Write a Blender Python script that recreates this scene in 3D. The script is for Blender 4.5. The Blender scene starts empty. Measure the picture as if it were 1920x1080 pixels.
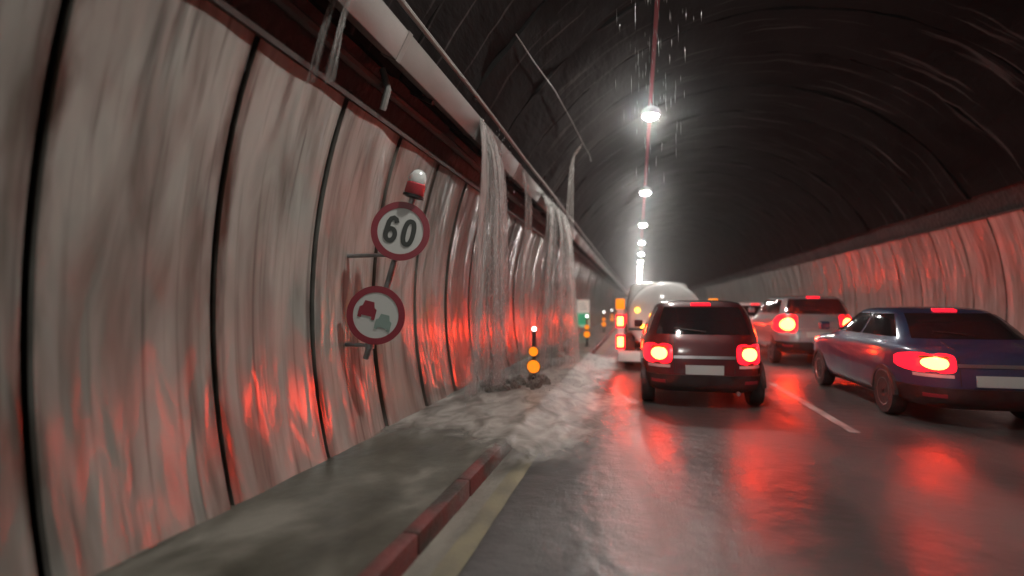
import bpy, bmesh, math, random
from mathutils import Vector, noise, Matrix
R = math.radians
random.seed(7)
scn = bpy.context.scene
C = scn.collection

# ------------------------------------------------------------------ camera, world, exposure
cam_d = bpy.data.cameras.new('camera')
cam_d.lens = 18.75; cam_d.sensor_width = 36.0; cam_d.clip_end = 2000; cam_d.clip_start = 0.02
cam_d.dof.use_dof = True; cam_d.dof.focus_distance = 5.6; cam_d.dof.aperture_fstop = 0.42
cam = bpy.data.objects.new('camera', cam_d); C.objects.link(cam)
cam.location = (0, 0, 1.5)
cam.rotation_euler = (R(90 + 1.718), 0, R(13.219))
scn.camera = cam

w = bpy.data.worlds.new('World'); scn.world = w; w.use_nodes = True
nt = w.node_tree
sky = nt.nodes.new('ShaderNodeTexSky'); sky.sky_type = 'NISHITA'; sky.sun_disc = False
sky.sun_elevation = R(-4); sky.sun_rotation = R(200)
nt.links.new(sky.outputs[0], nt.nodes['Background'].inputs[0])
nt.nodes['Background'].inputs[1].default_value = 0.05
scn.view_settings.view_transform = 'Standard'; scn.view_settings.look = 'None'
scn.view_settings.gamma = 1.0; scn.view_settings.use_curve_mapping = False
scn.view_settings.exposure = 0.0
scn.cycles.max_bounces = 4; scn.cycles.diffuse_bounces = 2; scn.cycles.glossy_bounces = 3
scn.cycles.transmission_bounces = 4; scn.cycles.transparent_max_bounces = 10; scn.cycles.volume_bounces = 0
scn.cycles.use_denoising = True
scn.cycles.sample_clamp_indirect = 8.0

LAMP = 760.0        # radiance of the tunnel lamps
BRAKE = 100.0       # radiance of a brake bulb
HAZE = 0.0028

# ------------------------------------------------------------------ tunnel geometry constants
CX, CZ, RT = 2.4, 1.5, 5.3            # centre line, springing height, radius of the bore
Y0, Y1 = -26.0, 224.0

def arc(theta, r, y):                  # theta in degrees from the left springing line
    t = R(theta)
    return Vector((CX - r * math.cos(t), y, CZ + r * math.sin(t)))

# ------------------------------------------------------------------ materials
M = {}
def newmat(name):
    m = bpy.data.materials.new(name); m.use_nodes = True
    n = m.node_tree.nodes; l = m.node_tree.links
    M[name] = m
    return m, n, l, n['Principled BSDF']

def N(n, t, **kw):
    x = n.new(t)
    for k, v in kw.items():
        if k.startswith('i_'): x.inputs[k[2:].replace('_', ' ')].default_value = v
        else: setattr(x, k, v)
    return x

def ramp(n, stops):
    r = n.new('ShaderNodeValToRGB'); e = r.color_ramp.elements
    while len(e) < len(stops): e.new(0.5)
    for el, (p, c) in zip(e, stops):
        el.position = p; el.color = (c[0], c[1], c[2], 1) if not isinstance(c, (int, float)) else (c, c, c, 1)
    return r

def mapped(n, l, scale=(1, 1, 1), coord='Object', rnd=True):
    tc = n.new('ShaderNodeTexCoord'); mp = n.new('ShaderNodeMapping')
    mp.inputs['Scale'].default_value = scale
    l.new(tc.outputs[coord], mp.inputs['Vector'])
    if rnd:
        oi = n.new('ShaderNodeObjectInfo'); cb = n.new('ShaderNodeCombineXYZ'); mu = n.new('ShaderNodeMath'); mu.operation = 'MULTIPLY'
        mu.inputs[1].default_value = 57.0
        l.new(oi.outputs['Random'], mu.inputs[0])
        for i in range(3): l.new(mu.outputs[0], cb.inputs[i])
        l.new(cb.outputs[0], mp.inputs['Location'])
    return mp

def noisy(name, c0, c1, scale=(3, 3, 3), detail=6, rough=(0.4, 0.7), bump=0.2, bscale=20, bdist=0.02, metallic=0, rnd=True, lo=.35, hi=.65, coat=0, ior=1.45):
    m, n, l, b = newmat(name)
    mp = mapped(n, l, scale, rnd=rnd)
    a = N(n, 'ShaderNodeTexNoise'); a.inputs['Scale'].default_value = 1; a.inputs['Detail'].default_value = detail
    l.new(mp.outputs[0], a.inputs['Vector'])
    r = ramp(n, [(lo, c0), (hi, c1)]); l.new(a.outputs[0], r.inputs[0]); l.new(r.outputs[0], b.inputs['Base Color'])
    mr = n.new('ShaderNodeMapRange'); mr.inputs[1].default_value = lo; mr.inputs[2].default_value = hi
    mr.inputs[3].default_value = rough[0]; mr.inputs[4].default_value = rough[1]
    l.new(a.outputs[0], mr.inputs[0]); l.new(mr.outputs[0], b.inputs['Roughness'])
    b.inputs['Metallic'].default_value = metallic; b.inputs['IOR'].default_value = ior
    if coat: b.inputs['Coat Weight'].default_value = coat; b.inputs['Coat Roughness'].default_value = .12
    if bump:
        q = N(n, 'ShaderNodeTexNoise'); q.inputs['Scale'].default_value = bscale; q.inputs['Detail'].default_value = 5
        l.new(mp.outputs[0], q.inputs['Vector'])
        bp = n.new('ShaderNodeBump'); bp.inputs['Strength'].default_value = bump; bp.inputs['Distance'].default_value = bdist
        l.new(q.outputs[0], bp.inputs['Height']); l.new(bp.outputs[0], b.inputs['Normal'])
    return m

def plain(name, c, rough=.5, metallic=0, emit=None, strength=0, alpha=1, coat=0):
    m, n, l, b = newmat(name)
    b.inputs['Base Color'].default_value = (*c, 1); b.inputs['Roughness'].default_value = rough
    b.inputs['Metallic'].default_value = metallic; b.inputs['Coat Weight'].default_value = coat
    if emit: b.inputs['Emission Color'].default_value = (*emit, 1); b.inputs['Emission Strength'].default_value = strength
    return m

# wall cladding: pale enamelled panel, water-stained in long vertical runs, wet
def panel_material():
    m, n, l, b = newmat('panel')
    mp = mapped(n, l, (1, 3.2, .55))
    a = N(n, 'ShaderNodeTexNoise'); a.inputs['Scale'].default_value = 1; a.inputs['Detail'].default_value = 7; a.inputs['Distortion'].default_value = .7
    l.new(mp.outputs[0], a.inputs['Vector'])
    r = ramp(n, [(.30, (.13, .125, .105)), (.44, (.25, .25, .225)), (.62, (.36, .37, .335))])
    l.new(a.outputs[0], r.inputs[0])
    # rust-brown seepage that has run down beside the joints
    tc = n.new('ShaderNodeTexCoord'); sx = n.new('ShaderNodeSeparateXYZ'); l.new(tc.outputs['Object'], sx.inputs[0])
    d = N(n, 'ShaderNodeMath', operation='SUBTRACT'); l.new(sx.outputs[1], d.inputs[0]); d.inputs[1].default_value = .55
    ab = N(n, 'ShaderNodeMath', operation='ABSOLUTE'); l.new(d.outputs[0], ab.inputs[0])
    mp2 = mapped(n, l, (2, 5, 1.1)); q = N(n, 'ShaderNodeTexNoise'); q.inputs['Scale'].default_value = 1; q.inputs['Detail'].default_value = 5
    l.new(mp2.outputs[0], q.inputs['Vector'])
    ad = N(n, 'ShaderNodeMath', operation='MULTIPLY_ADD'); l.new(q.outputs[0], ad.inputs[0]); ad.inputs[1].default_value = .42; l.new(ab.outputs[0], ad.inputs[2])
    mr = n.new('ShaderNodeMapRange'); mr.inputs[1].default_value = .69; mr.inputs[2].default_value = .80; l.new(ad.outputs[0], mr.inputs[0])
    mx = N(n, 'ShaderNodeMix', data_type='RGBA'); l.new(mr.outputs[0], mx.inputs[0]); l.new(r.outputs[0], mx.inputs[6]); mx.inputs[7].default_value = (.045, .028, .018, 1)
    # film of mud: more of it on the panels that the water has run over
    oi = n.new('ShaderNodeObjectInfo'); so = n.new('ShaderNodeSeparateColor'); l.new(oi.outputs['Color'], so.inputs[0])
    mp4 = mapped(n, l, (1.5, 4.5, .5)); q3 = N(n, 'ShaderNodeTexNoise'); q3.inputs['Scale'].default_value = 1; q3.inputs['Detail'].default_value = 4; l.new(mp4.outputs[0], q3.inputs['Vector'])
    m4 = n.new('ShaderNodeMapRange'); m4.inputs[1].default_value = .25; m4.inputs[2].default_value = .75; m4.inputs[3].default_value = .3; m4.inputs[4].default_value = 1.2; l.new(q3.outputs[0], m4.inputs[0])
    mm = N(n, 'ShaderNodeMath', operation='MULTIPLY', use_clamp=True); l.new(so.outputs[0], mm.inputs[0]); l.new(m4.outputs[0], mm.inputs[1])
    mx2 = N(n, 'ShaderNodeMix', data_type='RGBA'); l.new(mm.outputs[0], mx2.inputs[0]); l.new(mx.outputs[2], mx2.inputs[6]); mx2.inputs[7].default_value = (.065, .052, .043, 1)
    # thin dark drip runs
    mp5 = mapped(n, l, (3, 17, .28)); q5 = N(n, 'ShaderNodeTexNoise'); q5.inputs['Scale'].default_value = 1; q5.inputs['Detail'].default_value = 6; q5.inputs['Distortion'].default_value = .25; l.new(mp5.outputs[0], q5.inputs['Vector'])
    m5 = n.new('ShaderNodeMapRange'); m5.inputs[1].default_value = .55; m5.inputs[2].default_value = .72; m5.inputs[4].default_value = .7; l.new(q5.outputs[0], m5.inputs[0])
    mx3 = N(n, 'ShaderNodeMix', data_type='RGBA'); l.new(m5.outputs[0], mx3.inputs[0]); l.new(mx2.outputs[2], mx3.inputs[6]); mx3.inputs[7].default_value = (.05, .042, .034, 1)
    l.new(mx3.outputs[2], b.inputs['Base Color'])
    b.inputs['Roughness'].default_value = .45; b.inputs['IOR'].default_value = 1.55
    b.inputs['Coat Weight'].default_value = .9; b.inputs['Coat Roughness'].default_value = .17
    # water film: long vertical ripples
    mp3 = mapped(n, l, (1.4, 4.2, 1.15)); q2 = N(n, 'ShaderNodeTexNoise'); q2.inputs['Scale'].default_value = 1; q2.inputs['Detail'].default_value = 1.5; q2.inputs['Distortion'].default_value = .6
    l.new(mp3.outputs[0], q2.inputs['Vector'])
    bp = n.new('ShaderNodeBump'); bp.inputs['Strength'].default_value = .7; bp.inputs['Distance'].default_value = .05
    l.new(q2.outputs[0], bp.inputs['Height']); l.new(bp.outputs[0], b.inputs['Normal']); l.new(bp.outputs[0], b.inputs['Coat Normal'])
    return m
panel_material()

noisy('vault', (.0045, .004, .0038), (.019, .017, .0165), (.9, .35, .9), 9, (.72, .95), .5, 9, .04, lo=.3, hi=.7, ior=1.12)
def vault_runs():
    m = M['vault']; n = m.node_tree.nodes; l = m.node_tree.links; b = n['Principled BSDF']
    src = b.inputs['Base Color'].links[0].from_socket
    mp = mapped(n, l, (.45, 7, .45)); q = N(n, 'ShaderNodeTexNoise'); q.inputs['Scale'].default_value = 1; q.inputs['Detail'].default_value = 5; q.inputs['Distortion'].default_value = .3; l.new(mp.outputs[0], q.inputs['Vector'])
    mr = n.new('ShaderNodeMapRange'); mr.inputs[1].default_value = .60; mr.inputs[2].default_value = .72; l.new(q.outputs[0], mr.inputs[0])
    mx = N(n, 'ShaderNodeMix', data_type='RGBA'); l.new(mr.outputs[0], mx.inputs[0]); l.new(src, mx.inputs[6]); mx.inputs[7].default_value = (.075, .07, .068, 1); l.new(mx.outputs[2], b.inputs['Base Color'])
vault_runs()      # pale lime runs along the rings
noisy('shell', (.010, .010, .010), (.034, .034, .033), (1.3, 1.3, 1.3), 8, (.5, .8), .8, 6, .06, rnd=False)
noisy('duct', (.14, .135, .125), (.235, .23, .215), (2, .8, 2), 6, (.35, .6), .1, 30, .01)
noisy('galv', (.22, .22, .22), (.4, .4, .4), (5, 5, 5), 4, (.3, .5), 0, metallic=.7)
noisy('dark_pipe', (.03, .027, .024), (.08, .07, .065), (4, 1, 4), 5, (.4, .7), .2, 12)
noisy('rail_brake_red', (.20, .008, .02), (.30, .015, .035), (4, .7, 4), 4, (.7, .85), 0)  # red spill of the brake lights put into the rail's colour
noisy('kerb_red', (.04, .032, .027), (.15, .036, .033), (5, 3, 5), 8, (.3, .55), .35, 8, .02, lo=.35, hi=.6)
noisy('gutter', (.10, .092, .08), (.26, .24, .20), (2.2, .9, 1), 8, (.3, .55), .35, 10, .02, rnd=False)
noisy('yellow_line', (.11, .10, .08), (.23, .20, .125), (3.2, 1.6, 1), 9, (.3, .55), .3, 12, .01, rnd=False)
noisy('white_line', (.14, .14, .14), (.45, .45, .43), (3.2, 1.6, 1), 9, (.3, .55), .3, 12, .01, rnd=False)
noisy('rock', (.11, .095, .08), (.27, .24, .205), (4, 4, 4), 8, (.32, .6), .8, 7, .06)
noisy('tyre', (.012, .012, .012), (.03, .03, .03), (9, 9, 9), 3, (.5, .8), .2, 20, .005)
noisy('plastic', (.012, .012, .012), (.025, .025, .025), (6, 6, 6), 3, (.35, .6), .1, 30, .003)
plain('rim', (.45, .45, .46), .3, .9)
plain('glass', (.012, .014, .016), .06, 0, coat=1)
plain('sign_white', (.50, .505, .48), .42)
plain('sign_red', (.22, .022, .035), .4)
plain('sign_black', (.03, .035, .03), .45)
plain('sign_green_grey', (.20, .27, .24), .5)
plain('sign_green', (.02, .33, .17), .4, emit=(.05, .55, .28), strength=.35)
plain('sign_lit_white', (.6, .55, .5), .4, emit=(1, .82, .7), strength=.28)
plain('sign_pale_green', (.35, .55, .42), .45, emit=(.4, .75, .5), strength=.3)
plain('brake_lens', (.5, .01, .015), .2, emit=(1, .010, .025), strength=2.2)
plain('brake_bulb', (.6, .05, .02), .3, emit=(1, .032, .006), strength=BRAKE)
plain('amber_bulb', (.7, .3, .02), .3, emit=(1, .30, .02), strength=9)
plain('amber_glow', (.7, .3, .02), .3, emit=(1, .24, .005), strength=1.05)  # truck marker lens, and delineator reflectors with their shine put in as glow
plain('marker_bulb', (.7, .3, .02), .3, emit=(1, .42, .03), strength=12)
plain('head_bulb', (.9, .9, .9), .2, emit=(1, .93, .82), strength=55)
plain('lamp_lens', (.8, .85, .9), .3, emit=(1, .96, .90), strength=LAMP)
plain('cap_white', (.8, .8, .8), .3, emit=(1, .97, .92), strength=7)  # emissive white cap of the delineator posts
plain('lamp_housing', (.2, .2, .2), .5, .3)
plain('lamp_clear', (.55, .5, .5), .3)
plain('indicator', (.45, .13, .02), .3)
plain('plate', (.5, .5, .48), .5)
plain('beacon_red', (.42, .05, .06), .25, coat=.6)
m, n, l, b = newmat('beacon_clear')
b.inputs['Base Color'].default_value = (.80, .84, .82, 1); b.inputs['Roughness'].default_value = .12; b.inputs['Transmission Weight'].default_value = .45

def paint(name, c, coat=1.0, rough=.35, met=.2):
    m = noisy(name, tuple(x * .85 for x in c), c, (3, 3, 3), 5, (rough, rough + .15), 0, metallic=met, coat=coat)
    return m
paint('paint_red_glow', (.085, .008, .012))  # dark car body, the red lamp glow put into its paint
paint('paint_white', (.80, .79, .77), met=0)
paint('paint_silver', (.35, .36, .37), met=.6)
paint('paint_black', (.015, .015, .017))
paint('paint_blue', (.03, .05, .12))
paint('paint_grey', (.12, .12, .125), met=.5)

# asphalt: dark, wet, puddled
def asphalt():
    m, n, l, b = newmat('asphalt')
    mp = mapped(n, l, (.55, .22, 1), rnd=False)
    a = N(n, 'ShaderNodeTexNoise'); a.inputs['Scale'].default_value = 1.6; a.inputs['Detail'].default_value = 2.5; l.new(mp.outputs[0], a.inputs['Vector'])
    mp2 = mapped(n, l, (1, 1, 1), rnd=False)
    f = N(n, 'ShaderNodeTexNoise'); f.inputs['Scale'].default_value = 60; f.inputs['Detail'].default_value = 3; l.new(mp2.outputs[0], f.inputs['Vector'])
    r = ramp(n, [(.3, (.05, .047, .046)), (.7, (.10, .094, .091))]); l.new(a.outputs[0], r.inputs[0]); l.new(r.outputs[0], b.inputs['Base Color'])
    mr = n.new('ShaderNodeMapRange'); mr.inputs[1].default_value = .36; mr.inputs[2].default_value = .68; mr.inputs[3].default_value = .285; mr.inputs[4].default_value = .5
    l.new(a.outputs[0], mr.inputs[0]); l.new(mr.outputs[0], b.inputs['Roughness'])
    w_ = N(n, 'ShaderNodeTexNoise'); w_.inputs['Scale'].default_value = 5; w_.inputs['Detail'].default_value = 4; l.new(mp2.outputs[0], w_.inputs['Vector'])
    bp = n.new('ShaderNodeBump'); bp.inputs['Strength'].default_value = .45; bp.inputs['Distance'].default_value = .03; l.new(w_.outputs[0], bp.inputs['Height'])
    bp2 = n.new('ShaderNodeBump'); bp2.inputs['Distance'].default_value = .006; l.new(f.outputs[0], bp2.inputs['Height']); l.new(bp.outputs[0], bp2.inputs['Normal'])
    m2 = n.new('ShaderNodeMapRange'); m2.inputs[1].default_value = .36; m2.inputs[2].default_value = .68; m2.inputs[3].default_value = .35; m2.inputs[4].default_value = 1.0
    l.new(a.outputs[0], m2.inputs[0]); l.new(m2.outputs[0], bp2.inputs['Strength'])
    l.new(bp2.outputs[0], b.inputs['Normal']); b.inputs['IOR'].default_value = 1.5
asphalt()

def pavement_mat():
    m, n, l, b = newmat('wet_concrete')
    mp = mapped(n, l, (1.3, .8, 1), rnd=False)
    a = N(n, 'ShaderNodeTexNoise'); a.inputs['Scale'].default_value = 1.5; a.inputs['Detail'].default_value = 4; a.inputs['Distortion'].default_value = .5; l.new(mp.outputs[0], a.inputs['Vector'])
    r = ramp(n, [(.34, (.030, .028, .020)), (.52, (.072, .066, .050)), (.68, (.17, .155, .13))]); l.new(a.outputs[0], r.inputs[0]); l.new(r.outputs[0], b.inputs['Base Color'])
    mr = n.new('ShaderNodeMapRange'); mr.inputs[1].default_value = .35; mr.inputs[2].default_value = .6; mr.inputs[3].default_value = .29; mr.inputs[4].default_value = .5
    l.new(a.outputs[0], mr.inputs[0]); l.new(mr.outputs[0], b.inputs['Roughness'])
    q = N(n, 'ShaderNodeTexNoise'); q.inputs['Scale'].default_value = 9; q.inputs['Detail'].default_value = 6; l.new(mp.outputs[0], q.inputs['Vector'])
    bp = n.new('ShaderNodeBump'); bp.inputs['Strength'].default_value = .35; bp.inputs['Distance'].default_value = .02; l.new(q.outputs[0], bp.inputs['Height']); l.new(bp.outputs[0], b.inputs['Normal'])
pavement_mat()

# silty foaming water
def foam_mat():
    m, n, l, b = newmat('silt_water')
    mp = mapped(n, l, (1.6, .9, 1), rnd=False)
    a = N(n, 'ShaderNodeTexNoise'); a.inputs['Scale'].default_value = 2.2; a.inputs['Detail'].default_value = 9; a.inputs['Distortion'].default_value = 1.2; l.new(mp.outputs[0], a.inputs['Vector'])
    r = ramp(n, [(.33, (.15, .133, .116)), (.48, (.27, .245, .218)), (.66, (.42, .39, .355))]); l.new(a.outputs[0], r.inputs[0]); l.new(r.outputs[0], b.inputs['Base Color'])
    b.inputs['Roughness'].default_value = .4; b.inputs['IOR'].default_value = 1.33
    at = n.new('ShaderNodeAttribute'); at.attribute_name = 'edge'
    an = N(n, 'ShaderNodeTexNoise'); an.inputs['Scale'].default_value = 3.4; an.inputs['Detail'].default_value = 6; an.inputs['Distortion'].default_value = 1.5; l.new(mp.outputs[0], an.inputs['Vector'])
    ma = N(n, 'ShaderNodeMath', operation='MULTIPLY_ADD'); l.new(an.outputs[0], ma.inputs[0]); ma.inputs[1].default_value = .8; l.new(at.outputs['Fac'], ma.inputs[2])
    al = n.new('ShaderNodeMapRange'); al.interpolation_type = 'SMOOTHSTEP'; al.inputs[1].default_value = .38; al.inputs[2].default_value = 1.45; al.inputs[3].default_value = 0; al.inputs[4].default_value = .95
    l.new(ma.outputs[0], al.inputs[0]); l.new(al.outputs[0], b.inputs['Alpha'])
    q = N(n, 'ShaderNodeTexNoise'); q.inputs['Scale'].default_value = 5; q.inputs['Detail'].default_value = 4; q.inputs['Distortion'].default_value = .5; l.new(mp.outputs[0], q.inputs['Vector'])
    bp = n.new('ShaderNodeBump'); bp.inputs['Strength'].default_value = .22; bp.inputs['Distance'].default_value = .03; l.new(q.outputs[0], bp.inputs['Height']); l.new(bp.outputs[0], b.inputs['Normal'])
foam_mat()

# falling water: aerated white streaks in a clear sheet
def water_mat(name, a0, a1, col):
    m, n, l, b = newmat(name)
    mp = mapped(n, l, (10, 10, .5))
    a = N(n, 'ShaderNodeTexNoise'); a.inputs['Scale'].default_value = 1; a.inputs['Detail'].default_value = 5; a.inputs['Distortion'].default_value = .4; l.new(mp.outputs[0], a.inputs['Vector'])
    uv = n.new('ShaderNodeAttribute'); uv.attribute_name = 'edge'
    mr = n.new('ShaderNodeMapRange'); mr.inputs[1].default_value = .40; mr.inputs[2].default_value = .62; mr.inputs[3].default_value = a0; mr.inputs[4].default_value = a1
    l.new(a.outputs[0], mr.inputs[0])
    mu = N(n, 'ShaderNodeMath', operation='MULTIPLY'); l.new(mr.outputs[0], mu.inputs[0]); l.new(uv.outputs['Fac'], mu.inputs[1]); l.new(mu.outputs[0], b.inputs['Alpha'])
    b.inputs['Base Color'].default_value = (*col, 1); b.inputs['Roughness'].default_value = .6; b.inputs['Specular IOR Level'].default_value = .25; b.inputs['IOR'].default_value = 1.33
    b.inputs['Subsurface Weight'].default_value = 0
    bp = n.new('ShaderNodeBump'); bp.inputs['Strength'].default_value = .25; bp.inputs['Distance'].default_value = .02; l.new(a.outputs[0], bp.inputs['Height']); l.new(bp.outputs[0], b.inputs['Normal'])
water_mat('falling_water', .30, 1.0, (.60, .59, .565))
water_mat('thin_water', .08, .6, (.62, .60, .57))
m, n, l, b = newmat('drop')
b.inputs['Base Color'].default_value = (.8, .8, .8, 1); b.inputs['Roughness'].default_value = .1; b.inputs['Transmission Weight'].default_value = .5; b.inputs['IOR'].default_value = 1.33

# ------------------------------------------------------------------ object helpers
def mesh_obj(name, bm, mat, parent=None, smooth=True, loc=None):
    me = bpy.data.meshes.new(name); bm.normal_update(); bm.to_mesh(me); bm.free()
    if isinstance(mat, str): mat = [mat]
    for k in mat: me.materials.append(M[k])
    if smooth:
        me.polygons.foreach_set('use_smooth', [True] * len(me.polygons))
        try: me.set_sharp_from_angle(angle=R(38))
        except Exception: pass
    o = bpy.data.objects.new(name, me); C.objects.link(o)
    if parent: o.parent = parent
    if loc is not None: o.location = loc
    return o

def tag(o, label=None, cat=None, group=None, kind=None):
    if label: o['label'] = label
    if cat: o['category'] = cat
    if group: o['group'] = group
    if kind: o['kind'] = kind
    return o

def empty(name, loc=(0, 0, 0), label=None, cat=None, group=None):
    o = bpy.data.objects.new(name, None); C.objects.link(o); o.location = loc; o.empty_display_size = .2
    return tag(o, label, cat, group)

def link_mesh(name, me, parent=None, loc=(0, 0, 0)):
    o = bpy.data.objects.new(name, me); C.objects.link(o); o.location = loc
    if parent: o.parent = parent
    return o

def copy_tree(o, parent=None):
    c = o.copy(); C.objects.link(c)
    if parent: c.parent = parent
    for ch in list(o.children): copy_tree(ch, c)
    return c

def add_box(bm, lo, hi, bevel=0, mtx=None):
    r = bmesh.ops.create_cube(bm, size=1.0)
    vs = r['verts']
    c = (Vector(lo) + Vector(hi)) / 2; s = Vector(hi) - Vector(lo)
    for v in vs: v.co = Vector((v.co.x * s.x, v.co.y * s.y, v.co.z * s.z)) + c
    if bevel:
        es = list({e for v in vs for e in v.link_edges})
        q = bmesh.ops.bevel(bm, geom=es, offset=bevel, segments=2, affect='EDGES', profile=.6)
        vs = list({v for f in q['faces'] for v in f.verts} | {v for v in vs if v.is_valid})
    if mtx:
        for v in vs: v.co = mtx @ v.co
    return vs

def add_tube(bm, pts, rad, seg=8, caps=True):
    rings = []
    pts = [Vector(p) for p in pts]
    for i, p in enumerate(pts):
        d = (pts[min(i + 1, len(pts) - 1)] - pts[max(i - 1, 0)]).normalized()
        u = d.cross(Vector((0, 0, 1)) if abs(d.z) < .9 else Vector((1, 0, 0))).normalized(); v = d.cross(u)
        rr = rad[i] if isinstance(rad, (list, tuple)) else rad
        rings.append([bm.verts.new(p + rr * (math.cos(2 * math.pi * k / seg) * u + math.sin(2 * math.pi * k / seg) * v)) for k in range(seg)])
    for a, b_ in zip(rings, rings[1:]):
        for k in range(seg): bm.faces.new((a[k], a[(k + 1) % seg], b_[(k + 1) % seg], b_[k]))
    if caps: bm.faces.new(rings[0][::-1]); bm.faces.new(rings[-1])
    return rings

def add_lathe(bm, prof, seg=20, mtx=None):      # profile of (radius, height) about local z
    rings = []
    for r_, z in prof:
        rings.append([bm.verts.new(Vector((r_ * math.cos(2 * math.pi * k / seg), r_ * math.sin(2 * math.pi * k / seg), z))) for k in range(seg)])
    for a, b_ in zip(rings, rings[1:]):
        for k in range(seg): bm.faces.new((a[k], a[(k + 1) % seg], b_[(k + 1) % seg], b_[k]))
    bm.faces.new(rings[0][::-1]); bm.faces.new(rings[-1])
    if mtx:
        for rg in rings:
            for v in rg: v.co = mtx @ v.co

def add_sheet(bm, x0, x1, y0, y1, z, nx=1, ny=1, fn=None):
    g = [[bm.verts.new((x0 + (x1 - x0) * i / nx, y0 + (y1 - y0) * j / ny, z)) for i in range(nx + 1)] for j in range(ny + 1)]
    if fn:
        for row in g:
            for v in row: v.co.z += fn(v.co.x, v.co.y)
    for j in range(ny):
        for i in range(nx): bm.faces.new((g[j][i], g[j][i + 1], g[j + 1][i + 1], g[j + 1][i]))

# ------------------------------------------------------------------ ground, road, pavement
bm = bmesh.new(); add_sheet(bm, CX - 5.9, CX + 5.9, Y0 - 1, Y1 + 1, -.12)
tag(mesh_obj('ground', bm, 'shell'), kind='structure')
KF = -1.27                                  # kerb face
bm = bmesh.new(); add_sheet(bm, KF + .27, 5.9, Y0, Y1, 0, 8, 60)
tag(mesh_obj('road', bm, 'asphalt'), kind='structure')
bm = bmesh.new(); add_sheet(bm, KF - .03, KF + .29, Y0, Y1, .004, 2, 60, lambda x, y: .0)
tag(mesh_obj('gutter', bm, 'gutter'), kind='structure')
bm = bmesh.new(); add_sheet(bm, KF + .15, KF + .30, Y0, Y1, .008)
tag(mesh_obj('road_edge_line', bm, 'yellow_line'), kind='structure')
me_dash = None
bm = bmesh.new()
for k in range(26): add_sheet(bm, 2.40, 2.52, -20 + k * 9, -16 + k * 9, .004)
tag(mesh_obj('lane_line', bm, 'white_line'), kind='structure')
bm = bmesh.new(); add_sheet(bm, 5.52, 5.66, Y0, Y1, .004)
tag(mesh_obj('road_edge_line', bm, 'white_line'), kind='structure')
PZ = .13
bm = bmesh.new(); add_sheet(bm, -3.05, KF - .115, Y0, 40, PZ, 14, 200, lambda x, y: .008 * noise.noise(Vector((x * 1.3, y * .8, 3))))
add_sheet(bm, -3.05, KF - .115, 40, Y1, PZ)
tag(mesh_obj('pavement', bm, 'wet_concrete'), kind='structure')
bm = bmesh.new(); add_sheet(bm, 6.05, 7.85, Y0, Y1, PZ)
tag(mesh_obj('pavement', bm, 'wet_concrete'), kind='structure')

def kerb_mesh(face, back):
    bm = bmesh.new()
    lo, hi = min(face, back), max(face, back)
    vs = add_box(bm, (lo, .003, -.1), (hi, .997, PZ + .012), .02)
    me = bpy.data.meshes.new('kerb_stone'); bm.normal_update(); bm.to_mesh(me); bm.free()
    return me
for face, back, mat, lab in ((KF, KF - .11, 'kerb_red', 'worn red painted kerb edging the pavement below the road signs'),
                             (5.9, 6.05, 'wet_concrete', 'plain concrete kerb edging the lane of cars opposite the signs')):
    kb = empty('kerb', (face, 0, 0), lab, 'kerb')
    me = kerb_mesh(0, back - face); me.materials.append(M[mat])
    me.polygons.foreach_set('use_smooth', [True] * len(me.polygons)); me.set_sharp_from_angle(angle=R(38))
    for k in range(-2, 60):
        o = link_mesh('kerb_stone', me, kb, (random.uniform(-.002, .002), k, random.uniform(-.003, .001)))
    bm = bmesh.new(); add_box(bm, (min(0, back - face), 60.005, -.1), (max(0, back - face), Y1, PZ + .012))
    tag(mesh_obj('kerb_run', bm, mat, kb, False), kind='stuff')

# ------------------------------------------------------------------ tunnel walls and vault
def shell_strip(th0, th1, r, y0, y1, nth, ny, amp=0, fr=1.2, seed=0):
    bm = bmesh.new(); g = []
    for j in range(ny + 1):
        y = y0 + (y1 - y0) * j / ny; row = []
        for i in range(nth + 1):
            th = th0 + (th1 - th0) * i / nth
            rr = r
            if amp:
                p = arc(th, r, y); rr += amp * noise.fractal(Vector((p.x * fr, y * fr + seed * 9.7, p.z * fr)), .9, 2.1, 4)
            row.append(bm.verts.new(arc(th, rr, y)))
        g.append(row)
    for j in range(ny):
        for i in range(nth): bm.faces.new((g[j][i], g[j + 1][i], g[j + 1][i + 1], g[j][i + 1]))
    return bm

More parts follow.
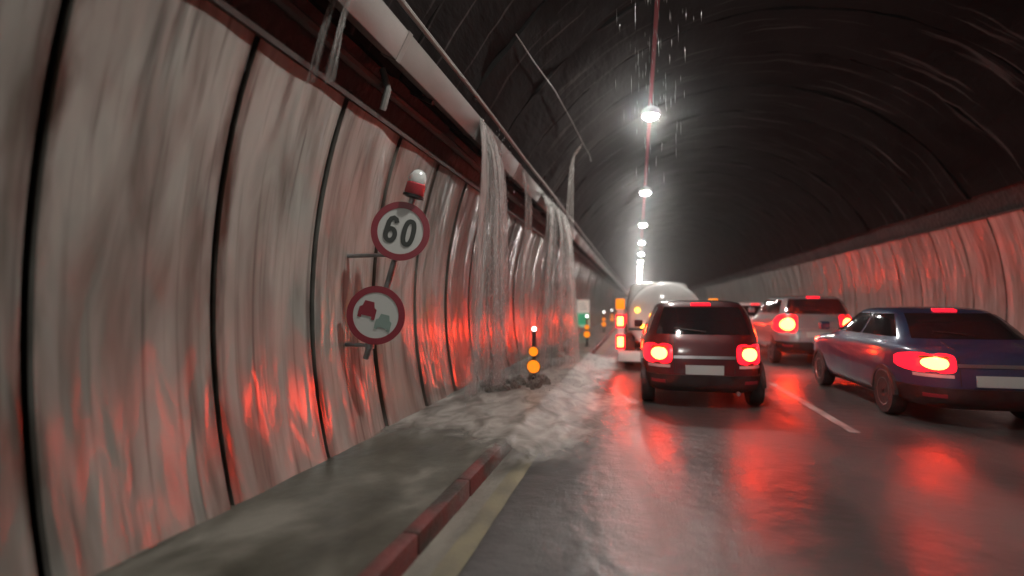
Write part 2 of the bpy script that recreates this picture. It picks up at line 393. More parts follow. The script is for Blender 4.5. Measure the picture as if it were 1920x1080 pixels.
PITCH, JOINT0 = 1.15, 5.42
def panel_mesh(seed, side):
    rnd = random.Random(seed)
    bm = bmesh.new(); nth, ny = 16, 8; wd = PITCH - .055
    tilt = rnd.uniform(-.012, .012); bulge = rnd.uniform(.0, .014); ph = rnd.uniform(0, 6)
    def P(th, y, back=0):
        v = y / wd
        rr = 5.26 + back - bulge * math.sin(math.pi * v) + tilt * (v - .5) + .006 * math.sin(v * 9 + ph + th * .06) + .012 * noise.noise(Vector((th * .05, y * 1.4, seed * 3.1)))
        p = arc(th, rr, y)
        if side > 0: p.x = 2 * CX - p.x
        return p
    front = [[bm.verts.new(P(-15.9 + 36.4 * i / nth, wd * j / ny)) for i in range(nth + 1)] for j in range(ny + 1)]
    back = [[bm.verts.new(P(-15.9 + 36.4 * i / nth, wd * j / ny, .045)) for i in range(nth + 1)] for j in (0, ny)]
    for j in range(ny):
        for i in range(nth): bm.faces.new((front[j][i], front[j + 1][i], front[j + 1][i + 1], front[j][i + 1]))
    for fr_, bk in ((front[0], back[0]), (front[ny], back[1])):
        for i in range(nth): bm.faces.new((fr_[i], fr_[i + 1], bk[i + 1], bk[i]))
    for i in (0, nth):
        col = [front[j][i] for j in range(ny + 1)]
        b0, b1 = back[0][i], back[1][i]
        bm.faces.new(col + [b1, b0])
    bmesh.ops.recalc_face_normals(bm, faces=bm.faces)
    me = bpy.data.meshes.new('wall_panel'); bm.to_mesh(me); bm.free()
    me.materials.append(M['panel']); me.polygons.foreach_set('use_smooth', [True] * len(me.polygons)); me.set_sharp_from_angle(angle=R(40))
    return me
for side, lab in ((-1, 'pale wet panelled tunnel wall with water running down it, behind the road signs'),
                  (1, 'pale panelled tunnel wall on the far side of the car queue')):
    wl = empty('tunnel_wall', (CX + side * 5.3, 0, 0), lab, 'wall')
    ms = [panel_mesh(20 + k + (side > 0) * 50, side) for k in range(9)]
    k = 0; y = JOINT0 - PITCH * 8
    while y < 62:
        o = link_mesh('wall_panel', ms[random.randrange(9)], wl, (-wl.location.x, y + .0275, 0)); d_ = (.15 if y < 6.3 else .45 if y < 7.5 else .8) if side < 0 else .4; o.color = (d_, d_, d_, 1); y += PITCH
    bm = bmesh.new()
    for j in range(int((Y1 - y) / PITCH)):
        yy = y + j * PITCH
        q = [arc(t, 5.26, 0) for t in (-15.9, -6, 4, 12, 20.5)]
        for a, b_ in zip(q, q[1:]):
            f = [bm.verts.new((CX + side * (CX - p.x), yy_, p.z)) for p, yy_ in ((a, yy + .03), (a, yy + PITCH - .03), (b_, yy + PITCH - .03), (b_, yy + .03))]
            bm.faces.new(f)
    bmesh.ops.recalc_face_normals(bm, faces=bm.faces)
    tag(mesh_obj('far_panels', bm, 'panel', wl, loc=(-wl.location.x, 0, 0)), kind='stuff')
    # rough rock face the cladding hangs on
    bm = shell_strip(-20, 27, 5.42, Y0, 40, 16, 160, .05, 1.6, 5)
    bm2 = shell_strip(-20, 27, 5.42, 40, Y1, 10, 30)
    me_t = bpy.data.meshes.new('t'); bm2.to_mesh(me_t); bm2.free(); bm.from_mesh(me_t)
    if side > 0:
        for v in bm.verts: v.co.x = 2 * CX - v.co.x
        bmesh.ops.reverse_faces(bm, faces=bm.faces)
    mesh_obj('backing', bm, 'shell', wl, loc=(-wl.location.x, 0, 0))
    # top trim of the cladding
    bm = bmesh.new()
    prof = [arc(20.55, 5.27, 0), arc(20.55, 5.215, 0), arc(21.0, 5.215, 0), arc(21.0, 5.27, 0)]
    for p in prof: p.x = CX + side * (CX - p.x)
    v0 = [bm.verts.new((p.x, -4, p.z)) for p in prof]; v1 = [bm.verts.new((p.x, 100, p.z)) for p in prof]
    for i in range(4): bm.faces.new((v0[i], v0[(i + 1) % 4], v1[(i + 1) % 4], v1[i]))
    bmesh.ops.recalc_face_normals(bm, faces=bm.faces)
    mesh_obj('top_trim', bm, 'dark_pipe', wl, False, (-wl.location.x, 0, 0))

vt = empty('tunnel_vault', (CX, 0, CZ + RT), 'dark arched concrete tunnel vault of ring segments above the walls', 'tunnel vault')
off = (-CX, 0, -(CZ + RT))
RL = 1.75
def ring_mesh(seed):
    bm = shell_strip(26, 154, 5.32, 0, RL - .05, 72, 8, .045, 1.5, seed)
    ed = [e for e in bm.edges if e.is_boundary]
    r_ = bmesh.ops.extrude_edge_only(bm, edges=ed)
    for v in r_['geom']:
        if isinstance(v, bmesh.types.BMVert):
            d = Vector((v.co.x - CX, 0, v.co.z - CZ)); v.co += d.normalized() * .12
    bmesh.ops.recalc_face_normals(bm, faces=bm.faces)
    me = bpy.data.meshes.new('vault_ring'); bm.to_mesh(me); bm.free(); me.materials.append(M['vault'])
    me.polygons.foreach_set('use_smooth', [True] * len(me.polygons)); me.set_sharp_from_angle(angle=R(40))
    return me
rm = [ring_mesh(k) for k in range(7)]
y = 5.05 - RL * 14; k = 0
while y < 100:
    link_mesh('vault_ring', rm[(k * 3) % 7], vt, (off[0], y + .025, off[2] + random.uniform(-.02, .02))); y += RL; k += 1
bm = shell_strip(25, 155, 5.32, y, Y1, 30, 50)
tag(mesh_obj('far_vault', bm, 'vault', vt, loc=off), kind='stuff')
bm = shell_strip(-22, 202, 5.50, Y0 - .5, Y1 + .5, 60, 4)
for y in (Y0 - .5, Y1 + .5):
    bm.faces.new([bm.verts.new(arc(t, 5.5, y)) for t in range(-22, 203, 8)])
mesh_obj('outer_lining', bm, 'shell', vt, loc=off)

# ------------------------------------------------------------------ service duct along the left wall
TH = 28.0
rad = Vector((math.cos(R(TH)), 0, -math.sin(R(TH))))       # inward
tan = Vector((math.sin(R(TH)), 0, math.cos(R(TH))))        # up along the arch
def duct_frame(rr): return arc(TH, rr, 0)
def duct_box(bm, r_in, r_out, t0, t1, y0, y1, bevel=.012):
    mt = Matrix(((rad.x, 0, tan.x, 0), (0, 1, 0, 0), (rad.z, 0, tan.z, 0), (0, 0, 0, 1)))
    base = arc(TH, 5.3, 0)
    add_box(bm, (5.3 - r_out, y0, t0), (5.3 - r_in, y1, t1), bevel, Matrix.Translation(base) @ mt)
db = arc(TH, 5.2, 0)
dt = empty('service_duct', db, 'long pale grey service duct fixed along the wall above the panels', 'duct')
doff = -db
bm = bmesh.new(); duct_box(bm, 5.10, 5.27, -.14, .14, .02, 2.38)
me = bpy.data.meshes.new('duct_section'); bm.normal_update(); bm.to_mesh(me); bm.free(); me.materials.append(M['duct'])
me.polygons.foreach_set('use_smooth', [True] * len(me.polygons)); me.set_sharp_from_angle(angle=R(38))
bm = bmesh.new(); duct_box(bm, 5.095, 5.275, -.148, .148, -.04, .04, .006)
mc = bpy.data.meshes.new('joint_collar'); bm.normal_update(); bm.to_mesh(mc); bm.free(); mc.materials.append(M['duct'])
bm = bmesh.new(); duct_box(bm, 5.13, 5.42, -.20, -.155, -.03, .03, .004); duct_box(bm, 5.28, 5.40, -.19, .19, -.03, .03, .004)
mb = bpy.data.meshes.new('bracket'); bm.normal_update(); bm.to_mesh(mb); bm.free(); mb.materials.append(M['dark_pipe'])
y = 4.55 - 2.4 * 4
while y < 90:
    o = link_mesh('duct_section', me, dt, doff + Vector((0, y, 0))); o.rotation_euler.x = random.uniform(-.0015, .0015)
    link_mesh('joint_collar', mc, dt, doff + Vector((0, y, 0)))
    link_mesh('bracket', mb, dt, doff + Vector((0, y + 1.0, 0)))
    y += 2.4
bm = bmesh.new(); duct_box(bm, 5.10, 5.27, -.14, .14, y, Y1 - 1, 0); mesh_obj('far_duct', bm, 'duct', dt, False, doff)
# conduit above the duct, pipe in the shadow below it
for th, rr, r_, mat, lab in ((31.6, 5.22, .028, 'duct', 'thin pale conduit running just above the service duct'),
                             (24.0, 5.30, .05, 'dark_pipe', 'dark water pipe in the gap between the duct and the panel tops')):
    p = arc(th, rr, 0)
    bm = bmesh.new()
    pts = [Vector((0, yy, .012 * math.sin(yy * 1.1))) for yy in [-6 + .75 * i for i in range(100)]]
    add_tube(bm, pts, r_, 8)
    o = mesh_obj('conduit' if th > 30 else 'water_pipe', bm, mat, None, True, p); tag(o, lab, 'pipe')
    bm = bmesh.new()
    for kk in range(0, 40):
        q0 = arc(th, 5.43, -5 + kk * 1.7) - p; q1 = arc(th, rr, -5 + kk * 1.7) - p
        add_tube(bm, [q0, q1], .012, 5)
    mesh_obj('hanger', bm, 'dark_pipe', o)

# broken pipe stub and loose bracket in the gap above the signs
bm = bmesh.new(); add_tube(bm, [arc(25.5, 5.33, 4.72), arc(23.8, 5.2, 4.74), arc(21.6, 5.2, 4.78)], .035, 8)
tag(mesh_obj('pipe_stub', bm, 'duct'), 'short pale pipe stub dropping from the duct towards the panel top', 'pipe')

# ------------------------------------------------------------------ tunnel lamps on their rail, its brake-light red put into the colour
def lamp_thing():
    root = empty('tunnel_lamp', (0, 0, 0))
    bm = bmesh.new(); add_lathe(bm, [(.20, -.055), (.225, .03), (.2, .1), (.12, .16), (.05, .17)], 20); bmesh.ops.recalc_face_normals(bm, faces=bm.faces); mesh_obj('housing', bm, 'lamp_housing', root)
    bm = bmesh.new()
    add_lathe(bm, [(.01, -.125), (.07, -.118), (.13, -.095), (.175, -.055), (.19, -.01), (.19, .02)], 20); bmesh.ops.recalc_face_normals(bm, faces=bm.faces); mesh_obj('lens', bm, 'lamp_lens', root)
    bm = bmesh.new(); add_tube(bm, [(0, 0, .165), (0, 0, .27)], .025, 8); mesh_obj('hanger', bm, 'lamp_housing', root)
    return root
LX, LZ = .34, 6.02
proto = lamp_thing(); first = True
for k in range(-2, 24):
    o = proto if first else copy_tree(proto); first = False
    o.location = (LX, 4.0 + 9.0 * k, LZ)
    lab = {1: 'bright white tunnel lamp right above the white tank truck', 2: 'bright white tunnel lamp above the grey tall car'}.get(k, 'small bright white lamp deep in the row under the vault')
    tag(o, lab, 'lamp', 'lamps in a row under the vault')
rl = empty('lamp_rail', (LX, 0, LZ + .28), 'thin rail with brake-light red painted on, carrying the tunnel lamps above the queue', 'rail')
bm = bmesh.new(); add_box(bm, (-.035, Y0 + 1, -.02), (.035, Y1 - 1, .05)); mesh_obj('rail', bm, 'rail_brake_red', rl, False)
bm = bmesh.new()
for k in range(60): add_tube(bm, [(0, -20 + 4 * k, .05), (0, -20 + 4 * k, .33)], .012, 5)
mesh_obj('hanger_rods', bm, 'dark_pipe', rl)
# ------------------------------------------------------------------ road signs on a leaning bracket pole
sg = empty('road_sign', (-2.60, 4.8, .98), 'leaning sign pole with a round 60 speed limit and a no overtaking disc', 'sign')
lean = R(17.3); face = R(13)
def sgn_pt(s): return Vector((-2.60 + math.sin(lean) * s, 4.8, .98 + math.cos(lean) * s)) - sg.location
bm = bmesh.new(); add_tube(bm, [sgn_pt(-.02), sgn_pt(1.62)], .03, 12); mesh_obj('pole', bm, 'galv', sg)
for s in (.12, 1.05):
    bm = bmesh.new(); p = sgn_pt(s); q = p.copy(); zz = p.z + sg.location.z
    xw = CX - math.sqrt(5.4 ** 2 - (zz - CZ) ** 2) - sg.location.x
    add_tube(bm, [p, Vector((xw, p.y + .05, p.z))], .02, 8); add_tube(bm, [p - Vector((0, 0, .035)), p + Vector((0, 0, .035))], .045, 10); mesh_obj('wall_bracket', bm, 'galv', sg)
def disc(root_name, s, rad_, n_faces=48):
    # local frame: face plane x-z, looking to -y, turned towards the road and leaning with the pole
    d = bpy.data.objects.new(root_name, None)
    mt = Matrix.Translation(sgn_pt(s) + Vector((.0, -.055, 0))) @ Matrix.Rotation(-face * -1, 4, 'Z') @ Matrix.Rotation(lean * .8, 4, 'Y')
    return mt
def flat_disc(bm, mt, r0, r1, y0, y1, seg=56):
    ring = lambda r_, y: [bm.verts.new(mt @ Vector((r_ * math.cos(2 * math.pi * k / seg), y, r_ * math.sin(2 * math.pi * k / seg)))) for k in range(seg)]
    if r0 <= 0:
        a = ring(r1, y0); b_ = ring(r1, y1)
        bm.faces.new(a); bm.faces.new(b_[::-1])
        for k in range(seg): bm.faces.new((a[k], a[(k + 1) % seg], b_[(k + 1) % seg], b_[k]))
    else:
        a, b_, c, d = ring(r0, y0), ring(r1, y0), ring(r1, y1), ring(r0, y1)
        for p, q in ((a, b_), (b_, c), (c, d), (d, a)):
            for k in range(seg): bm.faces.new((p[k], p[(k + 1) % seg], q[(k + 1) % seg], q[k]))
    bmesh.ops.recalc_face_normals(bm, faces=bm.faces)
def poly_plate(bm, mt, pts, y0, y1):
    a = [bm.verts.new(mt @ Vector((x, y0, z))) for x, z in pts]; b_ = [bm.verts.new(mt @ Vector((x, y1, z))) for x, z in pts]
    bm.faces.new(a); bm.faces.new(b_[::-1])
    for k in range(len(pts)): bm.faces.new((a[k], a[(k + 1) % len(pts)], b_[(k + 1) % len(pts)], b_[k]))
    bmesh.ops.recalc_face_normals(bm, faces=bm.faces)

def stroke(bm, mt, pts, wd, y0, y1, closed=False):
    n_ = len(pts); L_, R_ = [], []
    for i in range(n_):
        a = pts[(i - 1) % n_] if closed or i > 0 else pts[i]; b_ = pts[(i + 1) % n_] if closed or i < n_ - 1 else pts[i]
        d = Vector((b_[0] - a[0], b_[1] - a[1])).normalized(); nn = Vector((-d.y, d.x)) * wd / 2
        L_.append((pts[i][0] + nn.x, pts[i][1] + nn.y)); R_.append((pts[i][0] - nn.x, pts[i][1] - nn.y))
    vf = [[bm.verts.new(mt @ Vector((p[0], y, p[1]))) for p in s] for s in (L_, R_) for y in (y0, y1)]
    l0, l1, r0, r1 = vf
    rng = range(n_ if closed else n_ - 1)
    for i in rng:
        j = (i + 1) % n_
        for q in ((l0[i], l0[j], r0[j], r0[i]), (l1[i], l1[j], r1[j], r1[i]), (l0[i], l0[j], l1[j], l1[i]), (r0[i], r0[j], r1[j], r1[i])): bm.faces.new(q)
    bmesh.ops.recalc_face_normals(bm, faces=bm.faces)
def digit_bm(mt, ch, cx, h, wd_, st):
    bm = bmesh.new(); a = wd_ / 2 - st / 2; b_ = h / 2 - st / 2
    if ch == '0':
        pts = [(cx + a * math.copysign(abs(math.cos(t)) ** .75, math.cos(t)), b_ * math.copysign(abs(math.sin(t)) ** .85, math.sin(t))) for t in [2 * math.pi * k / 36 for k in range(36)]]
        stroke(bm, mt, pts, st, -.010, -.006, True)
    else:
        rb = b_ * .52; cz = -b_ + rb
        loop = [(cx + a * math.cos(t), cz + rb * math.sin(t)) for t in [2 * math.pi * k / 30 for k in range(30)]]
        stroke(bm, mt, loop, st, -.010, -.006, True)
        tail = [(cx - a, cz), (cx - a, cz + rb * .7), (cx - a * .9, b_ * .55), (cx - a * .55, b_ * .88), (cx, b_), (cx + a * .55, b_ * .9), (cx + a * .88, b_ * .62)]
        stroke(bm, mt, tail, st, -.0105, -.0062)
    return bm
RS = .285
def sign_disc(s, kind):
    mt = disc('d', s, RS)
    bm = bmesh.new(); flat_disc(bm, mt, 0, RS * .99, -.004, .004); d = mesh_obj('speed_disc' if kind == '60' else 'no_overtaking_disc', bm, 'sign_white', sg, True)
    bm = bmesh.new(); flat_disc(bm, mt, RS * .78, RS, -.009, .007); mesh_obj('red_border', bm, 'sign_red', d)
    if kind == '60':
        for ch, cx in (('6', -.088), ('0', .082)):
            mesh_obj('digit', digit_bm(mt, ch, cx, .27, .135, .046), 'sign_black', d, False)
    else:
        def carshape(cx, cz, sc):
            p = [(-.085, -.085), (-.05, -.085), (-.05, -.06), (.05, -.06), (.05, -.085), (.085, -.085), (.085, .015), (.06, .03), (.045, .085), (-.045, .085), (-.06, .03), (-.085, .015)]
            return [(cx + x * sc, cz + z * sc) for x, z in p]
        bm = bmesh.new(); poly_plate(bm, mt, carshape(-.088, .035, 1.0), -.010, -.0045); mesh_obj('red_car_mark', bm, 'sign_red', d, False)
        bm = bmesh.new(); poly_plate(bm, mt, carshape(.09, -.05, .92), -.010, -.0045); mesh_obj('faded_car_mark', bm, 'sign_green_grey', d, False)
    bm = bmesh.new(); p = sgn_pt(s); add_tube(bm, [p - Vector((0, 0, .03)), p + Vector((0, 0, .03))], .042, 10)
    bm2 = mesh_obj('clamp', bm, 'galv', d)
sign_disc(1.28, '60'); sign_disc(.43, 'no')
# beacon on the pole top
bc = empty('warning_beacon', sg.location + sgn_pt(1.62), 'small beacon with red band and clear dome above the 60 sign', 'beacon')
rot = Matrix.Rotation(lean * .9, 4, 'Y')
for nm, prof, mat in (('base', [(.06, 0), (.105, .01), (.105, .035), (.03, .05)], 'plastic'), ('red_lens', [(.09, .036), (.098, .05), (.096, .14), (.085, .15)], 'beacon_red'),
                      ('clear_dome', [(.085, .151), (.088, .17), (.082, .22), (.06, .262), (.03, .282), (.004, .287)], 'beacon_clear')):
    bm = bmesh.new(); add_lathe(bm, prof, 20, rot); bmesh.ops.recalc_face_normals(bm, faces=bm.faces); mesh_obj(nm, bm, mat, bc)

# far emergency sign on the wall
es = empty('emergency_sign', (-2.55, 26, 0), 'tall lit white and green panel sign on a post by the wall', 'sign')
def bx(name, lo, hi, mat, parent, bev=.0, smooth=False):
    bm = bmesh.new(); add_box(bm, lo, hi, bev); return mesh_obj(name, bm, mat, parent, smooth)
bx('post', (-.03, .03, .1), (.03, .09, 1.72), 'galv', es)
wp = bx('white_panel', (-.29, 0, 1.07), (.29, .03, 1.70), 'sign_lit_white', es)
for k in range(3): bx('letter_bar', (-.2, -.006, 1.24 + k * .14), (.2 - .06 * k, -.001, 1.275 + k * .14), 'sign_green_grey', wp)
gp = bx('green_panel', (-.29, 0, .36), (.29, .03, 1.06), 'sign_pale_green', es)
bx('green_field', (-.24, -.008, .50), (.24, -.001, 1.03), 'sign_green', gp)

# ------------------------------------------------------------------ delineators along the pavement edge
def delineator():
    root = empty('delineator_post', (0, 0, 0))
    bm = bmesh.new(); add_lathe(bm, [(.09, 0), (.09, .02), (.035, .04), (.03, .92), (.022, .94)], 14); mesh_obj('post', bm, 'plastic', root)
    for z, r_ in ((.62, .075), (.385, .105)):
        bm = bmesh.new(); mt = Matrix.Translation((0, -.045, z)); flat_disc(bm, mt, 0, r_, -.016, .012, 24); d = mesh_obj('amber_glow', bm, 'amber_glow', root)  # reflector discs, the headlight shine they return put in as glow
        bm = bmesh.new(); flat_disc(bm, mt, r_ * .97, r_ * 1.1, -.018, .016, 24); mesh_obj('reflector_rim', bm, 'plastic', d)
    bm = bmesh.new(); add_lathe(bm, [(.02, .941), (.035, .955), (.035, .99), (.015, 1.01)], 12); mesh_obj('white_cap', bm, 'cap_white', root)  # white cap on the post top, emissive
    return root
dl = delineator()
dsp = [(8.35, 'delineator post with amber reflectors standing in the splash by the rubble'), (17.5, 'delineator post with amber reflectors beyond the falling water, before the green sign'),
       (26.5, 'delineator post with amber reflectors beside the white and green sign'), (35, 'delineator post with amber reflectors beyond the green sign'), (44, None), (53, None), (62, None)]
for i, (y, lab) in enumerate(dsp):
    o = dl if i == 0 else copy_tree(dl)
    o.location = (-1.60, y, PZ); tag(o, lab or 'small far delineator post with amber reflectors deep in the tunnel', 'delineator', 'delineator posts along the pavement edge')

# ------------------------------------------------------------------ vehicles
def lerp_tab(tab, z):
    for a, b_ in zip(tab, tab[1:]):
        if z <= b_[0]:
            t = (z - a[0]) / (b_[0] - a[0]); t = max(0, min(1, t))
            return [a[i] + (b_[i] - a[i]) * t for i in range(1, len(a))]
    return list(tab[-1][1:])
def catmull(tab, z):
    k = 0
    while k < len(tab) - 2 and z > tab[k + 1][0]: k += 1
    p1, p2 = tab[k], tab[k + 1]; p0 = tab[max(k - 1, 0)]; p3 = tab[min(k + 2, len(tab) - 1)]
    h = p2[0] - p1[0]; t = max(0, min(1, (z - p1[0]) / h)); out = []
    for i in range(1, len(p1)):
        m1 = (p2[i] - p0[i]) / max(p2[0] - p0[0], 1e-6) * h; m2 = (p3[i] - p1[i]) / max(p3[0] - p1[0], 1e-6) * h
        d = p2[i] - p1[i]
        if d * m1 <= 0: m1 = 0
        if d * m2 <= 0: m2 = 0
        lim = 3 * abs(d); m1 = max(-lim, min(lim, m1)); m2 = max(-lim, min(lim, m2))
        out.append((2 * t ** 3 - 3 * t ** 2 + 1) * p1[i] + (t ** 3 - 2 * t ** 2 + t) * m1 + (-2 * t ** 3 + 3 * t ** 2) * p2[i] + (t ** 3 - t ** 2) * m2)
    return out
EXP = 5.0
def cpow(c, e): return math.copysign(abs(c) ** e, c)
def V_(*a): return Vector(a)
class Body:
    def __init__(s, tab): s.tab = tab
    def P(s, z, phi):
        yr, yf, hw = catmull(s.tab, z); e = 2 / EXP
        return Vector((hw * cpow(math.cos(phi), e), (yr + yf) / 2 + (yf - yr) / 2 * cpow(math.sin(phi), e), z))
    def Nrm(s, z, phi):
        d = 1e-3; a = s.P(z, phi + d) - s.P(z, phi - d); b_ = s.P(z + .01, phi) - s.P(z - .01, phi)
        n_ = a.cross(b_)
        return n_.normalized() if n_.length > 1e-9 else Vector((0, -1, 0))
    def rear(s, a):            # a in -1..1 across the rear face -> phi
        return -math.pi / 2 + cpow(1, 1) * (math.pi / 2 - math.acos(cpow(a, EXP / 2))) if abs(a) <= 1 else 0
    def front(s, a): return -s.rear(a)
    def side(s, v, sgn):       # v in 0..1 from rear to front on one side
        t = 2 * v - 1; ph = math.asin(cpow(t, EXP / 2)); return ph if sgn > 0 else math.pi - ph
    def hull(s):
        bm = bmesh.new(); z0, z1 = s.tab[0][0], s.tab[-1][0]; nz, nf = 34, 72; rings = []
        for i in range(nz + 1):
            z = z0 + (z1 - z0) * (1 - (1 - i / nz) ** 1.25)
            rings.append([bm.verts.new(s.P(z, s.angle(2 * math.pi * k / nf))) for k in range(nf)])
        for a, b_ in zip(rings, rings[1:]):
            for k in range(nf): bm.faces.new((a[k], a[(k + 1) % nf], b_[(k + 1) % nf], b_[k]))
        bm.faces.new(rings[0][::-1]); bm.faces.new(rings[-1])
        return bm
    def angle(s, t):           # spread points more evenly round the rounded rectangle
        q = math.floor(t / (math.pi / 2)); u = (t - q * math.pi / 2) / (math.pi / 2)
        x = 2 * u - 1; x = cpow(x, .55); return q * math.pi / 2 + (x + 1) / 2 * math.pi / 2 if False else q * math.pi / 2 + u * math.pi / 2
    def patch(s, z0, z1, ph, off=.006, thick=.012, nz=6):
        bm = bmesh.new(); fr, bk = [], []
        for i in range(nz + 1):
            z = z0 + (z1 - z0) * i / nz
            fr.append([bm.verts.new(s.P(z, p) + s.Nrm(z, p) * off) for p in ph]); bk.append([bm.verts.new(s.P(z, p) + s.Nrm(z, p) * (off - thick)) for p in ph])
        n_ = len(ph)
        for i in range(nz):
            for k in range(n_ - 1):
                bm.faces.new((fr[i][k], fr[i][k + 1], fr[i + 1][k + 1], fr[i + 1][k])); bm.faces.new((bk[i][k + 1], bk[i][k], bk[i + 1][k], bk[i + 1][k + 1]))
            for k in (0, n_ - 1): bm.faces.new((fr[i][k], fr[i + 1][k], bk[i + 1][k], bk[i][k]))
        for i in (0, nz):
            for k in range(n_ - 1): bm.faces.new((fr[i][k], bk[i][k], bk[i][k + 1], fr[i][k + 1]))
        bmesh.ops.recalc_face_normals(bm, faces=bm.faces)
        return bm
def ell_patch(B, zc, hz, ac, ha, sg_, off=.022, dome=.02, ex=2.0):
    bm = bmesh.new(); rings = []
    for i in range(1, 6):
        q = i / 5; rings.append([bm.verts.new((lambda z, p: B.P(z, p) + B.Nrm(z, p) * (off - .03 + .03 + dome * (1 - q * q)))(zc + hz * q * cpow(math.sin(2 * math.pi * (k + .5) / 20), 2 / ex), B.rear(sg_ * max(-.995, min(.995, ac + ha * q * cpow(math.cos(2 * math.pi * (k + .5) / 20), 2 / ex)))))) for k in range(20)])
    p = B.rear(sg_ * ac); c = bm.verts.new(B.P(zc, p) + B.Nrm(zc, p) * (off + dome))
    for k in range(20): bm.faces.new((c, rings[0][k], rings[0][(k + 1) % 20]))
    for a, b_ in zip(rings, rings[1:]):
        for k in range(20): bm.faces.new((a[k], b_[k], b_[(k + 1) % 20], a[(k + 1) % 20]))
    bmesh.ops.recalc_face_normals(bm, faces=bm.faces)
    return bm
HATCH = [(.24, .16, 3.58, .74), (.32, .03, 3.72, .83), (.55, 0, 3.75, .858), (.75, .02, 3.71, .865), (.92, .06, 3.45, .852), (1.0, .09, 2.95, .83), (1.25, .22, 2.45, .745), (1.43, .36, 2.1, .665), (1.53, .56, 1.9, .57), (1.56, .85, 1.6, .36)]
SEDAN = [(.22, .2, 4.4, .74), (.32, .04, 4.5, .84), (.55, 0, 4.55, .875), (.78, .03, 4.5, .885), (.93, .10, 4.1, .87), (.99, .42, 3.5, .83), (1.2, .78, 2.9, .73), (1.35, 1.05, 2.6, .65), (1.43, 1.3, 2.4, .56), (1.46, 1.6, 2.1, .34)]
SUV = [(.3, .18, 4.2, .78), (.42, .03, 4.36, .89), (.7, 0, 4.4, .915), (.95, .03, 4.3, .92), (1.1, .06, 3.6, .90), (1.2, .10, 3.2, .86), (1.45, .24, 2.8, .78), (1.6, .36, 2.5, .70), (1.68, .55, 2.3, .6), (1.71, .9, 1.9, .36)]
def wheel(root, x, y, r_, wd):
    sg_ = 1 if x > 0 else -1
    mt = Matrix.Translation((x, y, r_)) @ Matrix.Rotation(R(90) * sg_, 4, 'Y')
    wh = bpy.data.objects.new('wheel', None); C.objects.link(wh); wh.parent = root
    bm = bmesh.new(); h = wd / 2
    add_lathe(bm, [(r_ * .6, -h), (r_ * .93, -h), (r_, -h * .7), (r_, h * .7), (r_ * .93, h), (r_ * .62, h * .95)], 28, mt); bmesh.ops.recalc_face_normals(bm, faces=bm.faces); mesh_obj('tyre', bm, 'tyre', wh)
    bm = bmesh.new(); add_lathe(bm, [(r_ * .61, h * .5), (r_ * .6, h * 1.0), (r_ * .5, h * .8), (r_ * .15, h * .7), (r_ * .1, h * .95)], 20, mt); bmesh.ops.recalc_face_normals(bm, faces=bm.faces); mesh_obj('rim', bm, 'rim', wh)
    return wh
